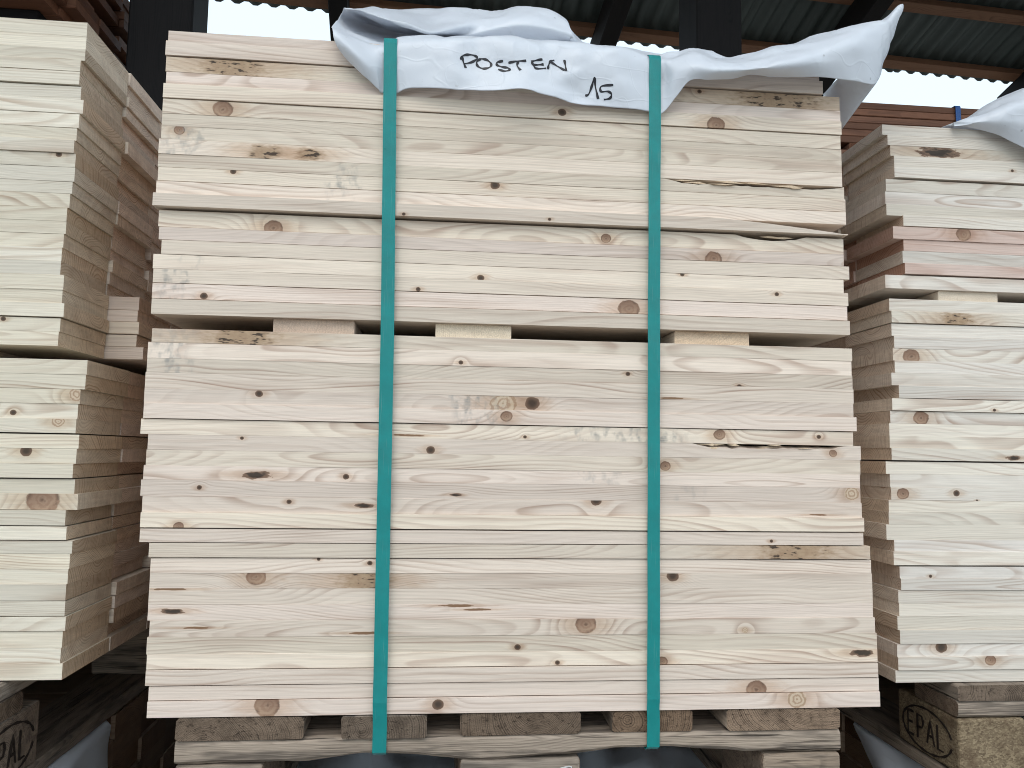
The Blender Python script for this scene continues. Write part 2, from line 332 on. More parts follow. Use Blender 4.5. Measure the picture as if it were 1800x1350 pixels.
# ---------------------------------------------------------------- wood
def wood(name, early, late, tintA, tintB, end_tint, ring=(0.0020, 0.0022), contrast=(0.5, 1.1), knots=0,
         weather=0.0, bump_d=0.0003, smudge=False, rough=0.62, tone=(0.86, 1.10), pink=0.4, end_ring=0.95):
    N = NT(name)
    tc = N.n('ShaderNodeTexCoord')
    rnd = N.n('ShaderNodeObjectInfo').outputs['Random']
    P = tc.outputs['Object']
    X, Y, Z = N.sep(P)
    r1, r2, r3 = N.sep(N.white(N.math('MULTIPLY', rnd, 917.3))[1])
    q1, q2, q3 = N.sep(N.white(N.math('MULTIPLY_ADD', rnd, 517.7, 31.4))[1])
    seed = N.comb(N.math('MULTIPLY', rnd, 211.0), N.math('MULTIPLY', r1, 97.0), N.math('MULTIPLY', r2, 53.0))
    PS = lambda sc: N.vmath('ADD', N.vmath('MULTIPLY', P, sc), seed)
    # knots: grain bends round them; each board carries its own knots as k0..k3
    ks, eye = [], []
    zz = Z
    for i in range(knots):
        at = N.n('ShaderNodeAttribute', attribute_type='OBJECT', attribute_name='k%d' % i)
        kx, kz, kr = N.sep(at.outputs['Vector'])
        kt = at.outputs['Alpha']
        dx, dz = N.math('SUBTRACT', X, kx), N.math('SUBTRACT', Z, kz)
        bark = N.math('COMPARE', kt, 2.0, 0.4)
        streak = N.math('COMPARE', kt, 4.0, 0.4)
        resin = N.math('COMPARE', kt, 5.0, 0.4)
        streak = N.math('MAXIMUM', streak, resin)
        sx = N.math('ADD', 1.15, N.math('MULTIPLY', bark, 1.0))
        sx = N.math('ADD', N.math('ADD', sx, N.math('MULTIPLY', streak, 0.9)), N.math('MULTIPLY', resin, 1.6))
        sz = N.math('ADD', N.math('ADD', 1.0, N.math('MULTIPLY', streak, 0.9)), N.math('MULTIPLY', resin, 1.4))
        ex = N.math('DIVIDE', N.math('DIVIDE', dx, kr), sx)
        ez = N.math('MULTIPLY', N.math('DIVIDE', dz, kr), sz)
        d = N.vmath('LENGTH', N.comb(ex, ez, 0.0))
        g = N.math('EXPONENT', N.math('MULTIPLY', N.math('MULTIPLY', d, d), -0.13))
        zz = N.math('SUBTRACT', zz, N.math('MULTIPLY', N.math('MULTIPLY', dz, g), 0.8))
        eye.append(N.math('MULTIPLY', g, N.math('MULTIPLY', kr, 0.9)))
        ks.append((d, kt, bark, streak, ex, ez, resin))
    low = N.noise(PS((3.2, 13.0, 13.0)), 1.0, 1.5, 0.45)
    wv = N.math('MULTIPLY_ADD', low, 0.046, -0.023)
    yc = N.math('MULTIPLY_ADD', r1, 0.15, -0.075)
    zc = N.math('MULTIPLY_ADD', r2, 0.12, -0.060)
    yy = N.math('SUBTRACT', N.math('ADD', Y, N.math('MULTIPLY', X, N.math('MULTIPLY_ADD', r3, 0.07, -0.035))), yc)
    z2 = N.math('SUBTRACT', N.math('ADD', zz, N.math('MULTIPLY', X, N.math('MULTIPLY_ADD', q1, 0.03, -0.015))), zc)
    Rr = N.math('ADD', N.vmath('LENGTH', N.comb(0.0, yy, z2)), wv)
    for e_ in eye:
        Rr = N.math('ADD', Rr, e_)
    t = N.math('DIVIDE', Rr, N.math('MULTIPLY_ADD', q2, ring[1], ring[0]))
    fr = N.math('FRACT', t)
    lt = N.math('MULTIPLY', N.step(fr, 0.30, 0.86), N.step(fr, 0.86, 1.0, 1.0, 0.0))
    per = N.white(N.math('ADD', N.math('FLOOR', t), N.math('MULTIPLY', rnd, 311.0)))[0]
    lt = N.math('MULTIPLY', lt, N.math('MULTIPLY_ADD', per, 0.85, 0.15))
    pn = N.noise(PS((4.5, 25.0, 60.0)), 1.0, 1.5, 0.55)
    patch = N.step(pn, 0.30, 0.70, 0.30, 1.0)
    amt = N.math('MULTIPLY', N.math('MULTIPLY', lt, patch), N.math('MULTIPLY_ADD', q3, contrast[1] - contrast[0], contrast[0]))
    fib = N.noise(PS((14.0, 520.0, 620.0)), 1.0, 2.0, 0.65)
    base = N.mix(r3, tintA, tintB)
    base = N.mix(1.0, base, early, 'MULTIPLY')
    pk = N.step(pn, 0.50, 0.80, 0.0, pink)
    base = N.mix(pk, base, late)
    col = N.mix(amt, base, late)
    tonev = N.math('MULTIPLY_ADD', q1, tone[1] - tone[0], tone[0])
    fv = N.math('MULTIPLY', tonev, N.math('MULTIPLY_ADD', fib, 0.44, 0.78))
    col = N.mix(1.0, col, N.comb(fv, fv, fv), 'MULTIPLY')
    hgt = fib
    if weather:
        gr = N.noise(PS((8.0, 60.0, 60.0)), 1.0, 3.0, 0.65)
        col = N.mix(N.step(gr, 0.42, 0.66, 0.0, weather), col, (0.060, 0.050, 0.043))
        crack = N.step(N.noise(PS((6.0, 220.0, 260.0)), 1.0, 2.0, 0.5), 0.62, 0.70)
        col = N.mix(N.math('MULTIPLY', crack, 0.75), col, (0.022, 0.017, 0.014))
        hgt = N.math('SUBTRACT', hgt, crack)
    wend = None
    if weather:
        wend = N.mix(N.step(gr, 0.40, 0.75, 0.0, 0.6), (1.0, 1.0, 1.0), (0.32, 0.30, 0.29))
        wend = N.mix(N.math('MULTIPLY', crack, 0.35), wend, (0.15, 0.14, 0.13))
    # end grain
    nx = N.sep(tc.outputs['Normal'])[0]
    endm = N.step(N.math('ABSOLUTE', nx), 0.6, 0.8)
    spk = N.noise(P, 900.0, 2.0, 0.7)
    saw = N.noise(PS((1.0, 22.0, 150.0)), 1.0, 2.0, 0.6)
    ev = N.math('MULTIPLY', N.math('MULTIPLY_ADD', spk, 0.9, 0.55), N.math('MULTIPLY_ADD', saw, 0.5, 0.75))
    ecol = N.mix(N.math('MULTIPLY', lt, end_ring), base, late)
    ecol = N.mix(1.0, ecol, N.mix(q2, end_tint, tuple(c * f for c, f in zip(end_tint, (0.82, 0.72, 0.63)))), 'MULTIPLY')
    ev = N.math('MULTIPLY', ev, tonev)
    ecol = N.mix(1.0, ecol, N.comb(ev, ev, ev), 'MULTIPLY')
    if wend is not None:
        ecol = N.mix(1.0, ecol, wend, 'MULTIPLY')
    col = N.mix(endm, col, ecol)
    # knots, resin and bark as wood figure on the faces of the board
    if knots:
        front = N.math('SUBTRACT', 1.0, endm)
        kn = N.noise(PS((150.0, 150.0, 150.0)), 1.0, 2.0, 0.6)
        ks_ = N.noise(PS((75.0, 120.0, 260.0)), 1.0, 2.0, 0.65)
    for (d, kt, bark, streak, ex, ez, resin) in ks:
        rag = N.math('MAXIMUM', bark, streak)
        src = N.math('ADD', N.math('MULTIPLY', kn, N.math('SUBTRACT', 1.0, rag)), N.math('MULTIPLY', ks_, rag))
        dd = N.math('ADD', d, N.math('MULTIPLY', N.math('SUBTRACT', src, 0.5), N.math('MULTIPLY_ADD', rag, 1.2, 0.35)))
        soft = N.math('MULTIPLY_ADD', bark, 0.35, 0.06)
        body = N.math('MULTIPLY', N.step(dd, N.math('SUBTRACT', 0.95, soft), N.math('ADD', 0.95, soft), 1.0, 0.0), front)
        hd = N.vmath('LENGTH', N.comb(N.math('MULTIPLY', ex, 0.5), ez, 0.0))
        hd = N.math('ADD', hd, N.math('MULTIPLY', N.math('SUBTRACT', ks_, 0.5), 1.2))
        halo = N.math('MULTIPLY', N.step(hd, 0.55, 1.9, 0.62, 0.0), front)
        rings = N.step(N.math('SINE', N.math('MULTIPLY_ADD', dd, 15.0, N.math('MULTIPLY', kn, 4.0))), -0.7, 1.0)
        side = N.step(N.math('ADD', ez, N.math('MULTIPLY', ex, N.math('SUBTRACT', q2, 0.5))), -0.9, 0.9)
        tan = N.mix(N.math('MULTIPLY', rings, 0.5), (0.43, 0.285, 0.195), (0.27, 0.15, 0.095))
        tan = N.mix(N.math('MULTIPLY', side, 0.75), tan, (0.17, 0.085, 0.055))
        tan = N.mix(N.step(N.math('ADD', dd, N.math('MULTIPLY', kn, 0.3)), 0.12, 0.42, 0.75, 0.0), tan, (0.10, 0.05, 0.035))
        tan = N.mix(N.math('MULTIPLY', N.step(dd, 0.72, 0.95), N.math('MULTIPLY', N.step(kn, 0.42, 0.62), 0.8)), tan, (0.07, 0.035, 0.025))
        dark = N.mix(N.step(dd, 0.25, 1.0), (0.03, 0.017, 0.012), (0.15, 0.085, 0.055))
        brk = N.mix(N.math('MULTIPLY', N.step(ks_, 0.36, 0.47, 1.0, 0.0), N.step(dd, 0.45, 0.85, 1.0, 0.0)), N.mix(kn, (0.30, 0.18, 0.11), (0.52, 0.38, 0.25)), (0.03, 0.018, 0.013))
        pale = N.mix(rings, (0.62, 0.49, 0.36), (0.42, 0.28, 0.19))
        c = N.mix(N.math('COMPARE', kt, 1.0, 0.4), tan, dark)
        c = N.mix(bark, c, brk)
        c = N.mix(N.math('COMPARE', kt, 3.0, 0.4), c, pale)
        c = N.mix(streak, c, N.mix(N.step(N.math('ADD', dd, N.math('MULTIPLY', kn, 0.5)), 0.6, 1.15), (0.016, 0.011, 0.009), (0.20, 0.12, 0.08)))
        c = N.mix(resin, c, (0.22, 0.12, 0.065))
        col = N.mix(halo, col, N.mix(1.0, col, (0.74, 0.60, 0.49), 'MULTIPLY'))
        col = N.mix(N.math('MULTIPLY', body, 0.92), col, c)
    if smudge:
        at = N.n('ShaderNodeAttribute', attribute_type='OBJECT', attribute_name='s0')
        sx, sz, sw = N.sep(at.outputs['Vector'])
        dxx = N.math('DIVIDE', N.math('ABSOLUTE', N.math('SUBTRACT', X, sx)), sw)
        m = N.step(dxx, 0.6, 1.1, 1.0, 0.0)
        b1 = N.step(N.noise(PS((95.0, 0.0, 70.0)), 1.0, 2.0, 0.6), 0.42, 0.72)
        b2 = N.step(fib, 0.35, 0.65, 0.45, 1.0)
        mm = N.math('MULTIPLY', N.math('MULTIPLY', m, b1), N.math('MULTIPLY', b2, at.outputs['Alpha']))
        col = N.mix(N.math('MULTIPLY', mm, 1.3), col, (0.27, 0.262, 0.25))
    return N.out(col, rough, N.bump(hgt, bump_d, 0.8), 0.2)

PINE_E, PINE_L = (0.79, 0.70, 0.605), (0.47, 0.335, 0.255)
TA, TB = (1.0, 0.98, 0.90), (1.0, 0.945, 0.955)
END = (1.0, 0.96, 0.93)
PINES = {}
STACK_CAST = {'centre': ((0.80, 0.70, 0.615), (0.47, 0.335, 0.262), (1.0, 0.985, 0.92), (1.0, 0.955, 0.95)),  # tint per stack: the lens's colour shading is put into the wood colour
         'left': ((0.785, 0.71, 0.605), (0.47, 0.35, 0.26), (1.0, 0.985, 0.93), (0.98, 0.985, 0.98)),
         'right': ((0.785, 0.72, 0.645), (0.47, 0.35, 0.28), (1.0, 0.985, 0.94), (0.98, 0.985, 1.01))}
def pine(k, s, cast='centre'):
    if (k, s, cast) not in PINES:
        e_, l_, ta, tb = STACK_CAST[cast]
        PINES[(k, s, cast)] = wood('sawn_pine_%s_%d_knots%s' % (cast, k, '_marked' if s else ''), e_, l_, ta, tb, END, knots=k, smudge=s)
    return PINES[(k, s, cast)]
PINE_BACK = pine(0, False)
SPACER = wood('spacer_pine', PINE_E, PINE_L, TA, TB, (1.0, 0.99, 0.97), end_ring=0.25)
LARCHES = [wood('reddish_pine_%d' % k, (0.73, 0.57, 0.50), (0.51, 0.32, 0.25), (1, 1, 1), (1.0, 0.97, 0.95), (0.72, 0.60, 0.54), ring=(0.003, 0.003), contrast=(0.5, 0.9), knots=k) for k in (0, 1)]
BROWN = wood('dark_red_timber', (0.175, 0.088, 0.058), (0.09, 0.042, 0.028), (1, 1, 1), (1.1, 1.0, 0.9), (0.9, 0.8, 0.7), ring=(0.003, 0.003), tone=(0.7, 1.2))
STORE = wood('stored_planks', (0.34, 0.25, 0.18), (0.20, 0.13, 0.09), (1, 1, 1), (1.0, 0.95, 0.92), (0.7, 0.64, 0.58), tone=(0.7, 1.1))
PALLET = wood('weathered_pallet_wood', (0.37, 0.305, 0.25), (0.11, 0.088, 0.072), (1, 1, 1), (1.08, 1.0, 0.92), (0.70, 0.66, 0.63), ring=(0.0016, 0.0016), contrast=(0.6, 0.95), weather=0.7, bump_d=0.0016, rough=0.85, tone=(0.75, 1.2))
ROOFWOOD = wood('roof_batten_wood', (0.27, 0.145, 0.09), (0.15, 0.075, 0.045), (1, 1, 1), (1.0, 0.95, 0.9), (0.7, 0.6, 0.5))
TAR = wood('tarred_timber', (0.012, 0.011, 0.012), (0.007, 0.007, 0.008), (1, 1, 1), (1.2, 1.1, 1.0), (0.8, 0.8, 0.8), rough=0.75)

def plastic_film():
    N = NT('white_film')
    tc = N.n('ShaderNodeTexCoord')
    P = tc.outputs['Object']
    w = N.noise(P, 34.0, 2.0, 0.5)
    cr_ = N.noise(N.vmath('MULTIPLY', P, (13.0, 13.0, 24.0)), 1.0, 1.0, 0.5)
    crease = N.step(N.math('ABSOLUTE', N.math('SUBTRACT', cr_, 0.5)), 0.0, 0.022, 1.0, 0.0)
    cr2 = N.noise(N.vmath('MULTIPLY', N.vmath('ADD', P, (3.1, 1.7, 0.4)), (26.0, 20.0, 15.0)), 1.0, 1.0, 0.5)
    crease = N.math('ADD', crease, N.step(N.math('ABSOLUTE', N.math('SUBTRACT', cr2, 0.46)), 0.0, 0.016, 0.6, 0.0))
    h = N.math('ADD', w, N.math('MULTIPLY', crease, 0.35))
    dirt = N.step(N.noise(P, 190.0, 2.0, 0.5), 0.74, 0.78)
    dv = N.n('ShaderNodeTexVoronoi')
    N.put(dv.inputs['Vector'], P)
    dv.inputs['Scale'].default_value = 26.0
    dot = N.step(dv.outputs['Distance'], 0.03, 0.06, 0.55, 0.0)
    col = N.mix(dirt, (0.85, 0.885, 0.95), (0.74, 0.76, 0.80))
    col = N.mix(dot, col, (0.35, 0.35, 0.36))
    p = N.n('ShaderNodeBsdfPrincipled')
    N.put(p.inputs['Base Color'], col)
    p.inputs['Roughness'].default_value = 0.33
    p.inputs['Specular IOR Level'].default_value = 0.5
    nb = N.bump(h, 0.0016, 0.35)
    N.t.links.new(nb, p.inputs['Normal'])
    tr = N.n('ShaderNodeBsdfTranslucent')
    tr.inputs[0].default_value = (0.75, 0.77, 0.82, 1)
    mx = N.n('ShaderNodeMixShader')
    mx.inputs[0].default_value = 0.3
    N.t.links.new(p.outputs[0], mx.inputs[1])
    N.t.links.new(tr.outputs[0], mx.inputs[2])
    o = N.n('ShaderNodeOutputMaterial')
    N.t.links.new(mx.outputs[0], o.inputs[0])
    return N.m
FILM = plastic_film()

def strap_mat(name, c):
    N = NT(name)
    tc = N.n('ShaderNodeTexCoord')
    P = tc.outputs['UV']
    u, v, _ = N.sep(P)
    a = N.math('SINE', N.math('MULTIPLY', N.math('ADD', u, v), 4200.0))
    b = N.math('SINE', N.math('MULTIPLY', N.math('SUBTRACT', u, v), 4200.0))
    h = N.math('MULTIPLY', a, b)
    n = N.noise(N.comb(u, v, 0.0), 40.0, 3.0, 0.6)
    f = N.math('MULTIPLY_ADD', n, 0.5, 0.75)
    sc = N.step(N.noise(N.vmath('MULTIPLY', N.comb(u, v, 0.0), (900.0, 16.0, 1.0)), 1.0, 3.0, 0.6), 0.60, 0.72, 0.0, 0.28)
    col = N.mix(1.0, c, N.comb(f, f, f), 'MULTIPLY')
    col = N.mix(sc, col, (0.30, 0.42, 0.40))
    return N.out(col, N.math('MULTIPLY_ADD', n, 0.35, 0.18), N.bump(h, 0.0002, 0.6), 0.4)
TEAL = strap_mat('green_strap', (0.003, 0.25, 0.245))
BLUE = strap_mat('blue_strap', (0.02, 0.09, 0.30))

def plain(name, col, rough=0.6, spec=0.3, scale=40.0, var=0.35, metallic=0.0, bump=0.0):
    N = NT(name)
    tc = N.n('ShaderNodeTexCoord')
    n = N.noise(tc.outputs['Object'], scale, 4.0, 0.6)
    f = N.math('MULTIPLY_ADD', n, var * 2, 1 - var)
    c = N.mix(1.0, col, N.comb(f, f, f), 'MULTIPLY')
    return N.out(c, rough, N.bump(n, bump) if bump else None, spec, Metallic=metallic)
INK = plain('marker_ink', (0.012, 0.012, 0.018), 0.4, 0.3, 200, 0.2)
BURN = plain('burnt_brand', (0.028, 0.02, 0.016), 0.9, 0.1, 300, 0.5)
CHALK = plain('white_marking', (0.6, 0.6, 0.58), 0.8, 0.1, 300, 0.4)
ROOF = plain('coated_roof_metal', (0.066, 0.082, 0.079), 0.45, 0.4, 5, 0.25)
SHADE_BLACK = plain('black_shade_fill', (0.012, 0.013, 0.015), 0.5, 0.4, 8, 0.4, bump=0.02)  # black colour standing in for deep shade at the back
FIBRE = plain('splintered_wood', (0.68, 0.52, 0.37), 0.8, 0.1, 500, 0.4)

def chipboard():
    N = NT('pressed_chip_block')
    tc = N.n('ShaderNodeTexCoord')
    P = tc.outputs['Object']
    v = N.n('ShaderNodeTexVoronoi')
    N.put(v.inputs['Vector'], N.vmath('ADD', N.vmath('MULTIPLY', P, (330.0, 330.0, 520.0)), N.vmath('MULTIPLY', N.n('ShaderNodeTexNoise').outputs[1], (2.0, 2.0, 2.0))))
    v.inputs['Scale'].default_value = 1.0
    r = N.sep(v.outputs['Color'])[0]
    n = N.noise(P, 30.0, 4.0, 0.65)
    col = N.mix(r, (0.16, 0.115, 0.075), (0.36, 0.28, 0.18))
    col = N.mix(N.step(n, 0.42, 0.72, 0.0, 0.75), col, (0.12, 0.078, 0.05))
    return N.out(col, 0.9, N.bump(N.math('ADD', r, n), 0.0025), 0.1)
CHIP = chipboard()

def ground_mat():
    N = NT('trodden_gravel')
    tc = N.n('ShaderNodeTexCoord')
    P = tc.outputs['Object']
    n = N.noise(P, 2.0, 6.0, 0.7)
    v = N.n('ShaderNodeTexVoronoi')
    N.put(v.inputs['Vector'], P)
    v.inputs['Scale'].default_value = 55.0
    g = N.sep(v.outputs['Color'])[0]
    col = N.mix(n, (0.20, 0.185, 0.165), (0.34, 0.32, 0.29))
    f = N.math('MULTIPLY_ADD', g, 0.5, 0.75)
    col = N.mix(1.0, col, N.comb(f, f, f), 'MULTIPLY')
    return N.out(col, 0.9, N.bump(v.outputs['Distance'], 0.01), 0.2)

# ---------------------------------------------------------------- ground
gm = mesh('ground', [(-200, -200, 0), (200, -200, 0), (200, 200, 0), (-200, 200, 0)], [(0, 1, 2, 3)])
tag(link('ground', gm, ground_mat()), kind='structure')

# ---------------------------------------------------------------- open shed behind the stacks
SHED_Y, SHED_ROT = 2.952, math.radians(4.0)
EAVE_Z = ZC + 2.25
SLOPE = math.tan(math.radians(17.0))
shed = empty('open_shed', (0, SHED_Y, 0), 'open timber storage shed with corrugated metal roof and black posts', 'shed')
shed.rotation_euler.z = SHED_ROT
SHM = Matrix.Translation((0, SHED_Y, 0)) @ Matrix.Rotation(SHED_ROT, 4, 'Z')

def shed_part(name, me, mat, loc=(0, 0, 0), rot=(0, 0, 0)):
    o = bpy.data.objects.new(name, me)
    COL.objects.link(o)
    if not me.materials: me.materials.append(mat)
    o.parent = shed
    o.location = loc
    o.rotation_euler = rot
    return o

def roof_sheet(w, run, pitch=0.09, amp=0.011):
    v, f = [], []
    n = int(w / pitch * 8)
    for i in range(n + 1):
        x = -w / 2 + w * i / n
        ph = x / pitch * 2 * math.pi
        z = amp * max(-0.75, min(0.75, math.cos(ph) * 1.2))
        v += [(x, 0, z), (x, -run, z + run * SLOPE)]
    for i in range(n):
        a = 2 * i
        f.append((a, a + 2, a + 3, a + 1))
    me = mesh('roof_sheet', v, f, True)
    return me
RUN = 3.3
rm = roof_sheet(1.08, RUN)
for i in range(-4, 7):
    o = shed_part('roof_sheet', rm, ROOF, (i * 1.035, 0, EAVE_Z + (0.003 if i % 2 else 0.0)))
if True:
    m = rm
    sol = None
bat = plank_mesh(11.6, 0.06, 0.04, 2, 0.002)
for k in range(9):
    yy = -0.10 - k * 0.36
    shed_part('roof_batten', bat, ROOFWOOD, (0.9, yy, EAVE_Z - 0.034 - yy * SLOPE), (-math.atan(SLOPE), 0, 0))
raf = plank_mesh(RUN / math.cos(math.atan(SLOPE)), 0.09, 0.16, 2, 0.003)
for x in (-3.2, -1.9, -0.56, 0.80, 2.08, 3.36, 4.66):
    shed_part('rafter', raf, ROOFWOOD if x == 0.80 else TAR, (x, -RUN / 2 + 0.03, EAVE_Z - 0.142 + RUN / 2 * SLOPE), (0, -math.atan(SLOPE), -math.pi / 2))
def post(x, y, w, top):
    me = plank_mesh(top, w, w, 2, 0.006)
    inv = SHM.inverted() @ Vector((x, y, 0))
    shed_part('post', me, TAR, (inv.x, inv.y, top / 2), (0, math.pi / 2, 0))
post(-0.955, 1.66, 0.20, EAVE_Z + 0.33)
post(1.055, 1.96, 0.19, EAVE_Z + 0.22)
post(3.3, 1.9, 0.2, EAVE_Z + 0.24)
beam = plank_mesh(11.4, 0.14, 0.2, 2, 0.004)
shed_part('wall_plate', beam, TAR, (0.9, -1.22, EAVE_Z + 0.13))

# ---------------------------------------------------------------- boards and stacks
def back_set(n=5, L=0.88, W=0.129, T=0.0176):
    return [plank_mesh(L + RNG.uniform(-0.004, 0.004), W, T, 2, 0.0008) for _ in range(n)]
BACKS = back_set()
LARCHS = back_set(2)

def front_board(L, W, T, seed, split=None, mode=None):
    r = random.Random(seed)
    n = 36 if split is None else 120
    ph = [r.uniform(0, 9) for _ in range(6)]
    def fn(x, s):
        wz = 0.00010 * math.sin(x * 9 + ph[0]) + 0.00006 * math.sin(x * 37 + ph[1])
        wy = 0.00025 * math.sin(x * 7 + ph[2]) + 0.0001 * math.sin(x * 29 + ph[3])
        j = noise.noise(Vector((x * 60, seed * 3.1, 0))) * 0.00012
        for k in (4, 5): s[k][1] += wz + j
        s[6][1] += wz + j
        for k in (0, 1, 7): s[k][1] += wz * 0.5 - j
        for k in (0, 5, 6, 7): s[k][0] += wy
        if split:
            a, b = split
            u = (x - a) / (b - a)
            if 0 < u < 1.05:
                jag = noise.noise(Vector((x * 90, seed, 1))) * 0.5 + noise.noise(Vector((x * 260, seed, 5))) * 0.35
                if mode == 'edge':       # the top edge torn off
                    dep = (0.0052 + 0.0034 * jag) * min(1, u * 9) * (1.0 if b > 0.5 else min(1, (1 - u) * 9))
                    dep = max(0.0, dep)
                    s[6][1] -= dep
                    s[5][0] += dep * 2.2
                    s[5][1] -= dep * 0.35 * (1 + jag)
                elif mode == 'wedge':    # split off towards the end
                    dep = 0.0155 * max(0.0, u) ** 1.25
                    dep = min(dep, T - 0.0012) + 0.0004 * jag * min(1, u * 3)
                    for k in (3, 4, 5, 6): s[k][1] -= max(0.0, dep)
                elif mode == 'hole':
                    dep = max(0.0, 0.0065 * math.sin(math.pi * min(1, u)) ** 0.7 + 0.0018 * jag)
                    if u >= 1: dep = 0
                    s[6][1] -= dep
                    s[5][0] += dep * 3
                    s[5][1] -= dep * 0.8
        return s
    return plank_mesh(L, W, T, n, 0.00016, fn)

def add_knots(o, cx, cz, half, knots, zhalf):
    i = 0
    for (kx, kz, kr, kt) in knots:
        if abs(kx - cx) < half + kr and abs(kz - cz) < zhalf and i < 4:
            o['k%d' % i] = [kx - cx, kz - cz, kr, kt]
            i += 1
    return i

def add_smudge(o, cx, cz):
    for (sx, sz, sw, sh) in SMUDGES:
        if abs(sz - cz) < sh + 0.004:
            o['s0'] = [sx - cx + RNG.uniform(-0.01, 0.01), sz - cz, sw * RNG.uniform(0.6, 1.2), RNG.uniform(0.25, 0.8)]
            return True
    return False

def random_knots(o, i, half, r, p=0.7):
    while i < 4 and r.random() < p:
        rad = r.choice((0.0015, 0.002, 0.0028, 0.004, 0.007))
        o['k%d' % i] = [r.uniform(-half, half), r.uniform(-0.008, 0.008), rad, 1.0 if rad < 0.004 else 0.0]
        i += 1
        p *= 0.5

def W_(z): return z + ZC

# --- centre stack
N_COL = 5
BW = 0.131
stack = empty('lumber_stack', (0.1, 0.3, W_(-0.3104)), 'strapped stack of pale pine boards under the white sheet marked POSTEN 15', 'lumber stack', 'stacks of pale pine boards')
GAP = {1: 0.0016, 3: 0.0006, 4: 0.0011, 9: 0.0005, 12: 0.0030, 13: 0.0007, 17: 0.0009, 18: 0.0010, 25: 0.0010, 32: 0.0016, 33: 0.0009, 34: 0.0011, 41: 0.0010, 42: 0.0010, 43: 0.0010, 10: 0.0006, 14: 0.0006}
OUT = {1: -0.002, 4: -0.002, 12: -0.007, 19: -0.002, 25: -0.002, 32: -0.0035, 33: -0.0025, 34: -0.002, 42: -0.0015, 13: 0.002, 44: -0.002}
MODES = {9: 'edge', 12: 'wedge', 13: 'hole', 27: 'edge'}
r = random.Random(21)
for i, (xl, xr, zt, zb) in enumerate(CENTRE_ROWS):
    zb2 = zb + GAP.get(i, 0.00004)
    T = zt - zb2
    cx, cz, L = (xl + xr) / 2, (zt + zb2) / 2, xr - xl
    yo = OUT.get(i, r.uniform(-0.0005, 0.0005))
    sp = SPLITS.get(i)
    me = front_board(L, BW - 0.002, T, 100 + i, [s - cx for s in sp] if sp else None, MODES.get(i))
    o = link('board', me, None, stack, (cx, yo + BW / 2, W_(cz)), (0, 0, r.uniform(-0.0004, 0.0004)))
    nk = add_knots(o, cx, cz, L / 2, CENTRE_KNOTS, T / 2)
    sm = add_smudge(o, cx, cz)
    if sp: o['label'] = 'board with its top edge split and splintered'
    me.materials.append(pine(nk, sm))
    for k in range(1, N_COL):
        jl = r.uniform(-0.006, 0.006)
        link('board', r.choice(BACKS), PINE_BACK, stack, (cx + jl, BW * (k + 0.5) + 0.001, W_(cz)), (0, 0, 0), (L / 0.88, 1, T / 0.0176))
rs = random.Random(77)
for i, n_s in ((9, 9), (27, 8), (13, 3)):
    xl, xr, zt, zb = CENTRE_ROWS[i]
    a_, b_ = SPLITS[i]
    for q in range(n_s):
        Ls = rs.uniform(0.012, 0.05)
        x_ = rs.uniform(a_ + 0.01, min(b_, xr) - 0.03)
        th, zz_ = rs.uniform(0.0006, 0.0016), zt - rs.uniform(0.001, 0.006)
        y_ = rs.uniform(-0.0012, 0.003)
        sl, hv = rs.uniform(-0.03, 0.03), rs.uniform(-0.2, 0.2)
        pts_ = [(-Ls / 2, 0, 0), (Ls * hv, -0.0006, th), (Ls / 2, 0, sl * Ls), (Ls * hv, -0.0006, -th), (0, 0.004, 0)]
        me = mesh('splinter', pts_, [(0, 3, 1), (1, 3, 2), (0, 1, 4), (1, 2, 4), (2, 3, 4), (3, 0, 4)])
        link('splinter', me, FIBRE, stack, (x_, y_, W_(zz_)))
zs_top, zs_bot = CENTRE_ROWS[19][3], CENTRE_ROWS[20][2]
for (a, b) in SPACERS:
    me = plank_mesh(0.65, b - a, zs_top - zs_bot - 0.0006, 2, 0.0012)
    link('spacer_board', me, SPACER, stack, ((a + b) / 2, 0.332, W_((zs_top + zs_bot) / 2)), (0, 0, math.pi / 2))

# --- left stack
LY = 0.03
lstack = empty('lumber_stack', (-0.9, 0.35, W_(-0.2756)), 'unwrapped stack of pale pine boards with no strap, cut off by the left edge', 'lumber stack', 'stacks of pale pine boards')
r = random.Random(5)
LG = {4: 0.0018, 3: 0.0005, 9: 0.0006, 21: 0.0012, 28: 0.0016, 31: 0.0016, 34: 0.0012, 35: 0.0012, 39: 0.0010, 40: 0.0010, 41: 0.0006}
for i, (xr, zt, zb) in enumerate(LEFT_ROWS):
    zb2 = zb + LG.get(i, 0.00005)
    T = zt - zb2
    cz = (zt + zb2) / 2
    L = 0.88
    for k in range(N_COL):
        x_end = xr + (0 if k == 0 else r.uniform(-0.008, 0.006))
        if k == 1 and 19 <= i <= 23: x_end = xr + (0.040 if i < 23 else 0.052)
        if k >= 2 and 19 <= i <= 23: x_end = xr + 0.042 + r.uniform(-0.004, 0.004)
        cx = x_end - L / 2
        yo = LY + BW * (k + 0.5) + (r.uniform(-0.0005, 0.0005) if i not in LG else -0.002 if k == 0 else 0.0)
        if k == 0:
            me = front_board(L, BW - 0.002, T, 300 + i)
            o = link('board', me, None, lstack, (cx, yo, W_(cz)))
            me.materials.append(pine(add_knots(o, cx, cz, L / 2, LEFT_KNOTS, T / 2), False, 'left'))
        else:
            link('board', r.choice(BACKS), PINE_BACK, lstack, (cx, yo, W_(cz)), (0, 0, 0), (1, 1, T / 0.0176))
